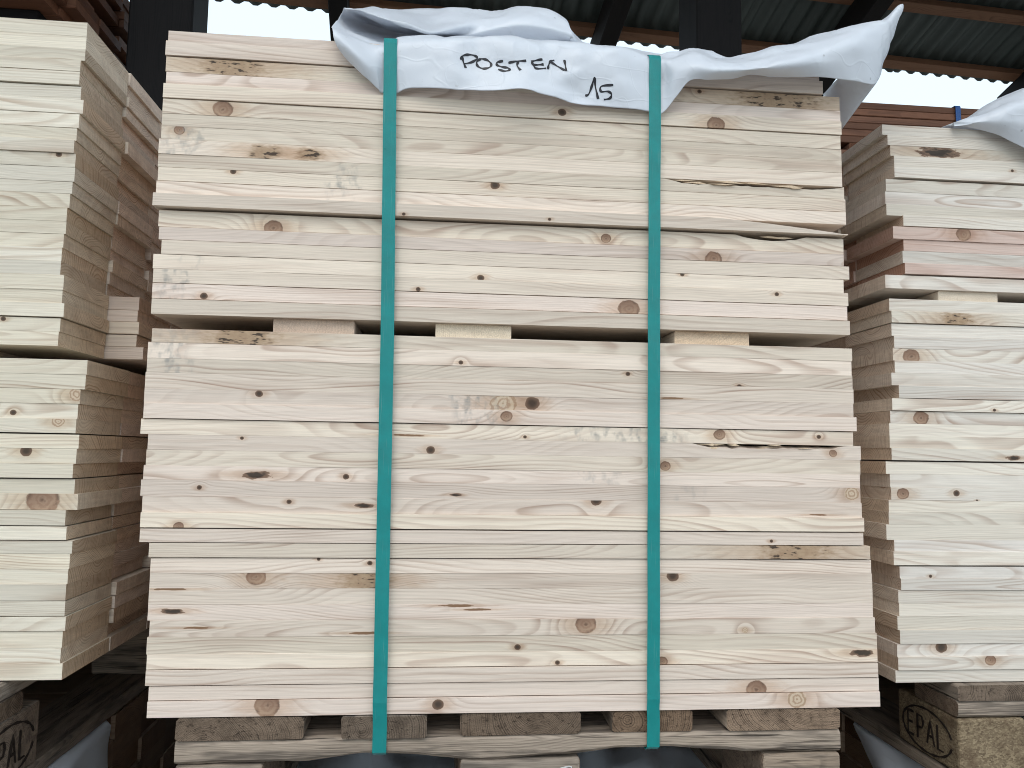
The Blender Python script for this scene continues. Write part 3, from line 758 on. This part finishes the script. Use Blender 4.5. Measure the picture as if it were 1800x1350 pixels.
for xx in (-0.62, -1.18):
    za, zb = LEFT_ROWS[23][2], LEFT_ROWS[24][1]
    link('spacer_board', plank_mesh(0.64, 0.095, za - zb - 0.0006, 2, 0.0012), SPACER, lstack, (xx, LY + 0.33, W_((za + zb) / 2)), (0, 0, math.pi / 2))

# --- right stack
RY = 0.11
rstack = empty('lumber_stack', (1.1, 0.45, W_(-0.3148)), 'stack of pale pine boards with a few pinkish ones, cut off by the right edge', 'lumber stack', 'stacks of pale pine boards')
r = random.Random(9)
RG = {4: 0.0022, 8: 0.0010, 9: 0.0008, 12: 0.0012, 15: 0.0012, 21: 0.0007, 22: 0.0006, 26: 0.0020, 34: 0.0020, 36: 0.0005, 40: 0.0006, 42: 0.0006}
for i, (xl, zt, zb) in enumerate(RIGHT_ROWS):
    zb2 = zb + RG.get(i, 0.00005)
    T = zt - zb2
    cz = (zt + zb2) / 2
    L = 0.88
    red = i in (9, 10, 12)
    for k in range(N_COL):
        x_end = xl + (0 if k == 0 else r.uniform(-0.006, 0.010))
        cx = x_end + L / 2
        yo = RY + BW * (k + 0.5) + (r.uniform(-0.0005, 0.0005) if i not in RG else -0.002 if k == 0 else 0.0)
        if k == 0:
            me = front_board(L, BW - 0.002, T, 500 + i)
            o = link('board', me, None, rstack, (cx, yo, W_(cz)))
            nk = add_knots(o, cx, cz, L / 2, RIGHT_KNOTS, T / 2)
            if red: o['label'] = 'pinkish red board'
            me.materials.append(LARCHES[min(nk, 1)] if red else pine(nk, False, 'right'))
        else:
            red2 = red or (i in (8, 11) and k < 3)
            link('board', r.choice(LARCHS) if red2 else r.choice(BACKS), LARCHES[0] if red2 else PINE_BACK, rstack, (cx, yo, W_(cz)), (0, 0, 0), (1, 1, T / 0.0176))
za, zb = RIGHT_ROWS[13][2], RIGHT_ROWS[14][1]
for xx in (0.7805, 1.36):
    link('spacer_board', plank_mesh(0.64, 0.094, za - zb - 0.0006, 2, 0.0012), SPACER, rstack, (xx, RY + 0.326, W_((za + zb) / 2)), (0, 0, math.pi / 2))

# ---------------------------------------------------------------- pallets
def rough_plank(L, W, T, seed, wob=0.002, bev=0.003, dip=None, n=40):
    def fn(x, s):
        for k in range(8):
            q = noise.noise(Vector((x * 22, k * 1.7, seed))) * wob + noise.noise(Vector((x * 90, k * 2.1, seed))) * wob * 0.35
            s[k][1] += q
            s[k][0] += noise.noise(Vector((x * 18, k * 1.3, seed + 40))) * wob
        if dip:
            dd = dip(x)
            for k in (0, 1, 2, 7): s[k][1] += dd
        return s
    return plank_mesh(L, W, T, n, bev, fn)

def rough_block(sx, sy, sz, seed, wob=0.002):
    bm = bmesh.new()
    bmesh.ops.create_cube(bm, size=1)
    bmesh.ops.scale(bm, vec=(sx, sy, sz), verts=bm.verts)
    bmesh.ops.bevel(bm, geom=bm.edges[:], offset=0.004, segments=2, profile=0.5, affect='EDGES')
    bmesh.ops.subdivide_edges(bm, edges=[e for e in bm.edges if e.calc_length() > 0.03], cuts=6, use_grid_fill=True)
    for v in bm.verts:
        v.co += noise.noise_vector(v.co * 40 + Vector((seed, 0, 0))) * wob
    me = bpy.data.meshes.new('block')
    bm.to_mesh(me)
    bm.free()
    return me

def pallet(x0, y0, ztop, label, deck=0.022, stringer=0.022, chip=False, seed=0, dip=None):
    """x0 = left face, y0 = front face, 0.8 across by 1.2 deep"""
    root = empty('pallet', (x0 + 0.4, y0 + 0.6, W_(ztop - deck - stringer - 0.1)), label, 'pallet', 'pallets under the pine stacks')
    xs = [(0, 0.145), (0.188, 0.288), (0.3275, 0.4725), (0.512, 0.612), (0.655, 0.8)]
    for j, (a, b) in enumerate(xs):
        me = rough_plank(1.2, b - a, deck - 0.0006, seed + j, 0.0014, 0.0028)
        link('deck_board', me, PALLET, root, (x0 + (a + b) / 2, y0 + 0.6 + RNG.uniform(-0.004, 0.004), W_(ztop - deck / 2 - 0.0012)), (0, 0, math.pi / 2))
    z1 = ztop - deck - 0.0015
    for j, yy in enumerate((0.05, 0.6, 1.15)):
        me = rough_plank(0.8, 0.1 if j != 1 else 0.145, stringer, seed + 10 + j, 0.0012, 0.004, dip if j == 0 else None, 60)
        link('stringer_board', me, PALLET, root, (x0 + 0.4, y0 + yy, W_(z1 - stringer / 2)))
    z2 = z1 - stringer - 0.0008
    for a, b in ((0, 0.1), (0.3275, 0.4725), (0.7, 0.8)):
        for yy in (0.0725, 0.6, 1.1275):
            me = rough_block(b - a, 0.145 if yy != 0.6 else 0.145, 0.076, seed + a * 50 + yy, 0.0012)
            link('block', me, CHIP if chip else PALLET, root, (x0 + (a + b) / 2, y0 + yy, W_(z2 - 0.039)))
    z3 = z2 - 0.0785
    for j, (a, b) in enumerate(((0, 0.1), (0.3275, 0.4725), (0.7, 0.8))):
        me = rough_plank(1.2, b - a, 0.021, seed + 20 + j, 0.001, 0.004)
        link('bottom_board', me, PALLET, root, (x0 + (a + b) / 2, y0 + 0.6, W_(z3 - 0.0112)), (0, 0, math.pi / 2))
    return root, z2

def cdip(x):
    d = 0.0
    for c, w, h in ((-0.165, 0.07, 0.008), (0.16, 0.10, 0.009), (-0.05, 0.05, -0.003)):
        d += h * math.exp(-((x - c) / w) ** 2)
    return d + noise.noise(Vector((x * 30, 3, 2))) * 0.0018
cp, cz2 = pallet(-0.2955, 0.0, -0.3104, 'grey weathered pallet under the strapped stack in the middle', 0.0255, 0.026, seed=3, dip=cdip)
lp, lz2 = pallet(-1.3, -0.028, -0.2756, 'pallet with a branded block under the left stack', seed=31)
rp, rz2 = pallet(0.731, 0.1, -0.3148, 'pallet with a branded chip block under the right stack', chip=True, seed=57)

def ribbon(pts, w, normal, t=0.0006, name='ribbon'):
    """a flat pen stroke with a little thickness through 3d points"""
    v, f = [], []
    n = len(pts)
    for i, p in enumerate(pts):
        d = (pts[min(i + 1, n - 1)] - pts[max(i - 1, 0)]).normalized()
        nn = normal[i] if isinstance(normal, list) else normal
        s = d.cross(nn).normalized() * (w / 2) * (0.8 + 0.3 * math.sin(i * 0.7))
        v += [p + s, p - s, p - s + nn * t, p + s + nn * t]
    for i in range(n - 1):
        a = 4 * i
        for k in range(4):
            f.append((a + k, a + (k + 1) % 4, a + 4 + (k + 1) % 4, a + 4 + k))
    f += [(3, 2, 1, 0), (4 * n - 4, 4 * n - 3, 4 * n - 2, 4 * n - 1)]
    return v, f

def smooth_path(pts, sub=6):
    out = []
    n = len(pts)
    for i in range(n - 1):
        p0, p1, p2, p3 = pts[max(i - 1, 0)], pts[i], pts[i + 1], pts[min(i + 2, n - 1)]
        for k in range(sub):
            t = k / sub
            out.append(0.5 * ((2 * p1) + (p2 - p0) * t + (2 * p0 - 5 * p1 + 4 * p2 - p3) * t * t + (3 * p1 - p0 - 3 * p2 + p3) * t ** 3))
    out.append(pts[-1].copy())
    return out

LET = {'E': [[(.62, 1), (.05, 1), (.05, 0), (.62, 0)], [(.05, .52), (.5, .52)]], 'P': [[(.05, 0), (.05, 1), (.5, .98), (.62, .75), (.5, .5), (.05, .48)]],
       'A': [[(0, 0), (.35, 1), (.7, 0)], [(.15, .35), (.56, .35)]], 'L': [[(.05, 1), (.05, 0), (.55, 0)]]}
def brand(x, yc, zc, flip, parent, h=0.034):
    V, F = [], []
    nrm = Vector((1, 0, 0)) if flip > 0 else Vector((-1, 0, 0))
    def put(uv, w=0.0032):
        pts = [Vector((x, yc + flip * u, zc + q)) for u, q in uv]
        dense = []
        for a, b in zip(pts, pts[1:]):
            for k in range(4): dense.append(a.lerp(b, k / 4))
        dense.append(pts[-1])
        v, f = ribbon(dense, w, nrm, 0.0012)
        o_ = len(V)
        V.extend(v)
        F.extend(tuple(i + o_ for i in q) for q in f)
    u0 = -0.046
    for ch in 'EPAL':
        for st in LET[ch]:
            put([(u0 + a * h * 0.72, (b - 0.5) * h) for a, b in st])
        u0 += 0.0235
    put([(0.058 * math.cos(t / 30 * 2 * math.pi), 0.031 * math.sin(t / 30 * 2 * math.pi)) for t in range(1, 30)], 0.003)
    V = [v - parent.location for v in V]
    link('brand_mark', mesh('brand_mark', V, F), BURN, parent, parent.location)
brand(-0.5 + 0.0006, 0.044, W_(lz2 - 0.041), 1, lp)
brand(0.731 - 0.0006, 0.172, W_(rz2 - 0.041), -1, rp)
# chalked signs on the middle block of the centre pallet
V, F = [], []
for st in ([(0.09, -0.006), (0.077, -0.022), (0.094, -0.020)], [(0.092, -0.006), (0.090, -0.034)], [(0.150, -0.006), (0.166, -0.004), (0.160, -0.018), (0.156, -0.034)], [(0.152, -0.016), (0.168, -0.012)]):
    pts = smooth_path([Vector((a, -0.0013, W_(cz2 + b - 0.006))) for a, b in st], 4)
    v, f = ribbon(pts, 0.0014, Vector((0, -1, 0)), 0.0006)
    link('chalk_mark', mesh('chalk_mark', [q - cp.location for q in v], f), CHALK, cp, cp.location)

# ---------------------------------------------------------------- lower stacks that carry the pallets
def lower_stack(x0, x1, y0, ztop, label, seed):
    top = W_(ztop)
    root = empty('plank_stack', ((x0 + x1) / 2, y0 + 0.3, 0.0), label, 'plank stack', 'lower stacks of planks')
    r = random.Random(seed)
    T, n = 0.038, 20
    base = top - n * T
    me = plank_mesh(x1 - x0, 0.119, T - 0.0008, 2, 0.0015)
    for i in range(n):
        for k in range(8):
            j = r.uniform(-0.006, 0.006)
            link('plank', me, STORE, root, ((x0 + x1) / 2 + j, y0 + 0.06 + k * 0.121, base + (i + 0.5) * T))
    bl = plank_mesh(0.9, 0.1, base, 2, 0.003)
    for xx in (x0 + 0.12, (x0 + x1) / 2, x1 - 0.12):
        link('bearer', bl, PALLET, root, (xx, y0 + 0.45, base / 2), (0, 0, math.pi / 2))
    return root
LOWC = cz2 - 0.0785 - 0.0226
LOWL = lz2 - 0.0785 - 0.0226
LOWR = rz2 - 0.0785 - 0.0226
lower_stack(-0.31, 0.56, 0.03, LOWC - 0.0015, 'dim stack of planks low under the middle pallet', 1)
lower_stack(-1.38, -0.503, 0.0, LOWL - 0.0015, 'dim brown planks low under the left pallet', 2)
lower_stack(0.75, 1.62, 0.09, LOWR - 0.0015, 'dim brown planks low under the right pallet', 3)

# ---------------------------------------------------------------- film sheets
def loft(cols, su, sv):
    rows = [smooth_path([Vector(p) for p in c], sv) for c in cols]
    m = len(rows[0])
    res = [[None] * m for _ in range((len(rows) - 1) * su + 1)]
    for j in range(m):
        line = smooth_path([rw[j] for rw in rows], su)
        for i, p in enumerate(line):
            res[i][j] = p
    return res

TRI = [(math.cos(a_), math.sin(a_), f_, p_, m_) for a_, f_, p_, m_ in ((0.35, 9.0, 0.1, 0.9), (1.25, 14.0, 0.6, 0.5), (2.2, 11.0, 0.33, 0.7), (2.8, 21.0, 0.8, 0.28), (0.8, 27.0, 0.45, 0.2), (1.75, 33.0, 0.2, 0.14))]

def grid_mesh(name, g, wr=0.0, seed=0.0, scale=22.0):
    n, m = len(g), len(g[0])
    nor = [[None] * m for _ in range(n)]
    for i in range(n):
        for j in range(m):
            a = g[min(i + 1, n - 1)][j] - g[max(i - 1, 0)][j]
            b = g[i][min(j + 1, m - 1)] - g[i][max(j - 1, 0)]
            c = a.cross(b)
            nor[i][j] = c.normalized() if c.length > 1e-12 else Vector((0, -1, 0))
    v = []
    for i in range(n):
        for j in range(m):
            p = g[i][j]
            u_, w_ = p.x, p.z + p.y * 0.8
            h_ = 0.0
            for (ca, sa, fq, ph, am) in TRI:
                tt = ((u_ * ca + w_ * sa) * fq * scale / 24.0 + ph + seed * 0.37 + 0.35 * noise.noise(Vector((u_ * 9, w_ * 9, ph)))) % 1.0
                h_ += am * (abs(tt - 0.5) * 4 - 1)
            win = 0.45 + 0.9 * max(0.0, noise.noise(Vector((u_ * 11, w_ * 11, seed + 5))) + 0.25)
            v.append(p + nor[i][j] * wr * h_ * win)
    f = [(i * m + j, (i + 1) * m + j, (i + 1) * m + j + 1, i * m + j + 1) for i in range(n - 1) for j in range(m - 1)]
    return v, f

def sheet_object(name, v, f, label, cat='plastic sheet', group=None):
    c = sum((Vector(p) for p in v), Vector()) / len(v)
    me = mesh(name, [Vector(p) - c for p in v], f, True)
    o = link(name, me, FILM, None, c)
    md = o.modifiers.new('thickness', 'SOLIDIFY')
    md.thickness = 0.0004
    md.offset = 0.0
    return tag(o, label, cat, group)

cols = [[(x, y, W_(z)) for x, y, z in c] for c in SHEET_COLUMNS]
g = loft(cols, 14, 12)
v, f = grid_mesh('cover', g, 0.0030, 4.0, 24.0)
A, B, C_, D_ = [Vector((x, y, W_(z))) for x, y, z in SHEET_CORNER]
gc = [[A.lerp(B, i / 14).lerp(D_.lerp(C_, i / 14), j / 14) for j in range(15)] for i in range(15)]
v2, f2 = grid_mesh('corner', gc, 0.0015, 1.0)
f += [tuple(i + len(v) for i in q) for q in f2]
v += v2
cover = sheet_object('cover_sheet', v, f, 'crumpled white plastic sheet marked POSTEN 15 over the top of the middle stack', 'plastic sheet', 'white plastic sheets')

tree = BVHTree.FromPolygons([tuple(p) for p in v], f)
for st in HANDWRITING:
    pts = smooth_path([Vector((a, 0, W_(b))) for a, b in st], 6)
    p3, nn = [], []
    for p in pts:
        # meet the sheet along the pen's direction, straight on from the front
        hit = tree.ray_cast(Vector((p.x, -0.3, p.z)), Vector((0, 1, 0)))
        loc = hit[0] if hit[0] else Vector((p.x, -0.01, p.z))
        n_ = hit[1] if hit[0] else Vector((0, -1, 0))
        if n_.y > 0: n_ = -n_
        p3.append(loc + n_ * 0.0004)
        nn.append(n_)
    vv, ff = ribbon(p3, 0.0031, nn, 0.0003)
    link('pen_stroke', mesh('pen_stroke', [q - cover.location for q in vv], ff), INK, cover, cover.location)

# sheet on the right stack
cr = [
    [(0.757, 0.108, .500), (0.758, 0.10, .502), (0.764, 0.14, .512), (0.78, 0.2, .515), (0.79, 0.3, .512)],
    [(0.800, 0.103, .496), (0.797, 0.092, .505), (0.800, 0.11, .520), (0.81, 0.18, .528), (0.82, 0.3, .52)],
    [(0.822, 0.097, .488), (0.822, 0.084, .503), (0.826, 0.10, .530), (0.83, 0.17, .545), (0.84, 0.3, .53)],
    [(0.850, 0.095, .474), (0.850, 0.080, .503), (0.852, 0.09, .540), (0.855, 0.16, .565), (0.86, 0.3, .54)],
    [(0.900, 0.090, .452), (0.900, 0.074, .495), (0.900, 0.08, .550), (0.905, 0.15, .585), (0.91, 0.3, .55)],
    [(0.980, 0.088, .440), (0.980, 0.072, .490), (0.980, 0.08, .550), (0.985, 0.15, .590), (0.99, 0.3, .55)],
    [(1.100, 0.088, .440), (1.100, 0.074, .490), (1.100, 0.08, .530), (1.105, 0.15, .560), (1.11, 0.3, .54)],
]
g = loft([[(x, y, W_(z)) for x, y, z in c] for c in cr], 20, 16)
v, f = grid_mesh('cover', g, 0.003, 8.0, 24.0)
sheet_object('cover_sheet', v, f, 'white plastic sheet on top of the right stack, cut off by the right edge', 'plastic sheet', 'white plastic sheets')

# sheets lying on the lower stacks, under the pallets
def under_sheet(x0, x1, y0, y1, z, label, side=0, drop=0.16, seed=0, front=0.05, cut=None):
    nx, ny = 60, 70
    prof = []
    if side > 0: prof = [(x0 + (x1 - x0) * i / nx, 0.0) for i in range(nx + 1)] + [(x1 + 0.004, -drop * (i + 1) / 30) for i in range(30)]
    elif side < 0: prof = [(x0 - 0.004, -drop * (30 - i) / 30) for i in range(30)] + [(x0 + (x1 - x0) * i / nx, 0.0) for i in range(nx + 1)]
    else: prof = [(x0 + (x1 - x0) * i / nx, 0.0) for i in range(nx + 1)]
    g = []
    for (x, dz) in prof:
        row = []
        for j in range(ny + 1):
            y = y0 + (y1 - y0) * j / ny
            yy = y
            if cut and dz < 0: yy = y0 + (y - y0) * (1 + cut * (dz / drop))
            bow = (0.006 * math.sin(y * 17 + seed) + 0.004 * math.sin(y * 41 + x * 9)) * (1 if dz < 0 else 0)
            row.append(Vector((x + (bow + 0.007) * (1 if side > 0 else -1) * (1 if dz < 0 else 0), yy, W_(z + dz) + 0.0012 + 0.0)))
        g.append(row)
    v, f = grid_mesh('foil', g, 0.0022, seed, 24.0)
    sheet_object('foil_sheet', v, f, label, 'plastic sheet', 'white plastic sheets')
g = []
for i in range(61):
    x = -0.285 + 0.78 * i / 60
    row = []
    inside = min(abs(x - c) for c in (-0.2465, 0.1035, 0.4535))
    for j in range(41):
        t_ = j / 40
        y = -0.004 + 0.46 * t_
        amp = max(0.0, min(1.0, (inside - 0.075) / 0.05)) if inside < 0.2 else 1.0
        up = 0.05 * amp * math.exp(-((y - 0.30) / 0.09) ** 2) * (0.55 + 1.1 * noise.noise(Vector((x * 16, y * 8, 1))))
        if y < 0.03: up += -0.06 * ((0.03 - y) / 0.034) ** 2
        row.append(Vector((x, y if y > 0.03 else 0.016 + (y - 0.03) * 0.0 + 0.4 * (y - 0.03), W_(LOWC + 0.0012 + up))))
    g.append(row)
v, f = grid_mesh('foil', g, 0.0030, 3.0, 24.0)
sheet_object('foil_sheet', v, f, 'white plastic sheet lying flat beneath the middle pallet', 'plastic sheet', 'white plastic sheets')
under_sheet(-1.2, -0.503, 0.02, 0.33, LOWL - 0.0006, 'white plastic sheet hanging over the planks under the left pallet', 1, 0.2, 5)
under_sheet(0.75, 1.5, 0.095, 0.40, LOWR - 0.0006, 'white plastic sheet hanging beside the branded block of the right pallet', -1, 0.2, 8, cut=0.75)

# ---------------------------------------------------------------- straps round the centre stack
def strap(path, w, mat, name, label, cat, group, t=0.0009):
    """path: list of (x, y, z); flat band whose width runs along x"""
    v, f, uv = [], [], []
    n = len(path)
    for i, p in enumerate(path):
        p = Vector(p)
        a, b = Vector(path[max(i - 1, 0)]), Vector(path[min(i + 1, n - 1)])
        d = (b - a).normalized()
        nn = Vector((1, 0, 0)).cross(d).normalized() * (t / 2)
        s = Vector((w / 2, 0, 0))
        v += [p - s - nn, p + s - nn, p + s + nn, p - s + nn]
    for i in range(n - 1):
        a = 4 * i
        for k in range(4):
            f.append((a + k, a + 4 + k, a + 4 + (k + 1) % 4, a + (k + 1) % 4))
    f += [(0, 1, 2, 3), (4 * n - 1, 4 * n - 2, 4 * n - 3, 4 * n - 4)]
    c = Vector(path[0])
    me = mesh(name, [q - c for q in v], f)
    ul = me.uv_layers.new(name='UVMap')
    for lp_ in me.loops:
        q = me.vertices[lp_.vertex_index].co
        ul.data[lp_.index].uv = (q.x, q.z + q.y)
    o = link(name, me, mat, None, c)
    return tag(o, label, cat, group)

def strap_path(xt, xm, xb, kick, front=-0.0085):
    ztop, zbot = 0.5232, cz2 + 0.0085
    pts = [(xb, 0.13, zbot - 0.002), (xb, 0.045, zbot - 0.002), (xb + kick, 0.004, zbot - 0.0015), (xb + kick, -0.003, zbot + 0.003)]
    pts += [(xb + kick, -0.0045, zbot + 0.03), (xb + (xm - xb) * 0.1, front + 0.0015, -0.305), (xb + (xm - xb) * 0.14, front, -0.295)]
    for q in range(1, 26):
        t_ = q / 26
        z = -0.295 + (0.508 + 0.295) * t_
        x = xb + (xm - xb) * min(1, (z + 0.35) / 0.49) if z < 0.14 else xm + (xt - xm) * (z - 0.14) / 0.38
        pts.append((x, front + 0.0006 * math.sin(q * 1.3), z))
    pts += [(xt, front, 0.513), (xt, front + 0.002, 0.5195), (xt, front + 0.008, ztop), (xt, 0.03, ztop + 0.002), (xt, 0.08, ztop + 0.001), (xt, 0.3, ztop), (xt, 0.655, ztop), (xt, 0.664, ztop - 0.008), (xt, 0.664, 0.1), (xt, 0.664, -0.3)]
    return [(x, y, W_(z)) for x, y, z in pts]
strap(strap_path(-0.0745, -0.0672, -0.0625, 0.0), 0.0163, TEAL, 'strap', 'green plastic strap left of the word POSTEN', 'strap', 'green straps')
strap(strap_path(0.2675, 0.2655, 0.2645, 0.0012), 0.0155, TEAL, 'strap', 'green plastic strap right of the number 15', 'strap', 'green straps')

# ---------------------------------------------------------------- rows behind
def pile(name, x0, x1, y0, z0, z1, T, W, cols, mat, label, cat, seed, skip=(), group=None, jit=0.012):
    r = random.Random(seed)
    root = empty(name, ((x0 + x1) / 2, y0 + cols * W / 2, z0), label, cat, group)
    n = int(round((z1 - z0) / T))
    me = plank_mesh(x1 - x0, W - 0.002, T - 0.0012, 2, 0.002)
    for i in range(n):
        if i in skip:
            for xx in (x0 + 0.15, (x0 + x1) / 2, x1 - 0.15):
                link('spacer_board', plank_mesh(cols * W, 0.09, T - 0.0012, 2, 0.002), mat, root, (xx, y0 + cols * W / 2, z0 + (i + 0.5) * T), (0, 0, math.pi / 2))
            continue
        for k in range(cols):
            link('plank', me, mat, root, ((x0 + x1) / 2 + r.uniform(-jit, jit), y0 + (k + 0.5) * W + r.uniform(-0.002, 0.002), z0 + (i + 0.5) * T))
    return root
bl = plank_mesh(0.5, 0.12, 0.1, 2, 0.004)
BT = W_(1.183)
p1 = pile('timber_stack', 1.22, 3.1, 1.40, BT - 0.024 * 100, BT, 0.024, 0.15, 3, BROWN, 'dark red timber stack with a blue strap behind the right stack', 'timber stack', 41, skip=(93, 60, 30))
bp_ = []
for q in range(0, 30):
    bp_.append((1.708, 1.394, BT - 1.6 + 1.598 * q / 29))
bp_ += [(1.708, 1.398, BT + 0.003), (1.708, 1.41, BT + 0.004), (1.708, 1.84, BT + 0.004)]
strap(bp_, 0.018, BLUE, 'strap', 'blue strap round the dark red timber behind the right stack', 'strap', None)

LOFT = W_(1.29)
pile('timber_stack', -2.6, -1.15, 1.22, LOFT, LOFT + 0.30, 0.03, 0.16, 7, BROWN, 'reddish brown timber lying high in the shed at the top left', 'timber stack', 43, skip=(4,), jit=0.03)
# beams the timber lies on, part of the shed
for yy in (1.40, 2.05):
    inv = SHM.inverted() @ Vector((-2.32, yy, LOFT - 0.062))
    shed_part('loft_beam', plank_mesh(2.2, 0.10, 0.12, 2, 0.003), TAR, inv, (0, 0, -SHED_ROT))
pile('shade_fill_stack', -3.0, -1.22, 1.46, LOFT - 0.2 - 2.4, LOFT - 0.2, 0.12, 0.2, 3, SHADE_BLACK, 'added black stack standing for the shade behind the left stack', 'timber stack', 44, jit=0.004)  # added black pile in place of the dark space under the loft timber

for (xa, xb_, top_, lab, sd_) in ((-1.34, -0.47, 0.30, 'hidden planks added to block light behind the left stack', 61), (-0.33, 0.55, 0.28, 'hidden planks added to block light behind the middle stack', 62), (0.72, 1.55, 0.20, 'hidden planks added to block light behind the right stack', 63)):  # added piles, mostly unseen, that stop light leaking in behind the stacks
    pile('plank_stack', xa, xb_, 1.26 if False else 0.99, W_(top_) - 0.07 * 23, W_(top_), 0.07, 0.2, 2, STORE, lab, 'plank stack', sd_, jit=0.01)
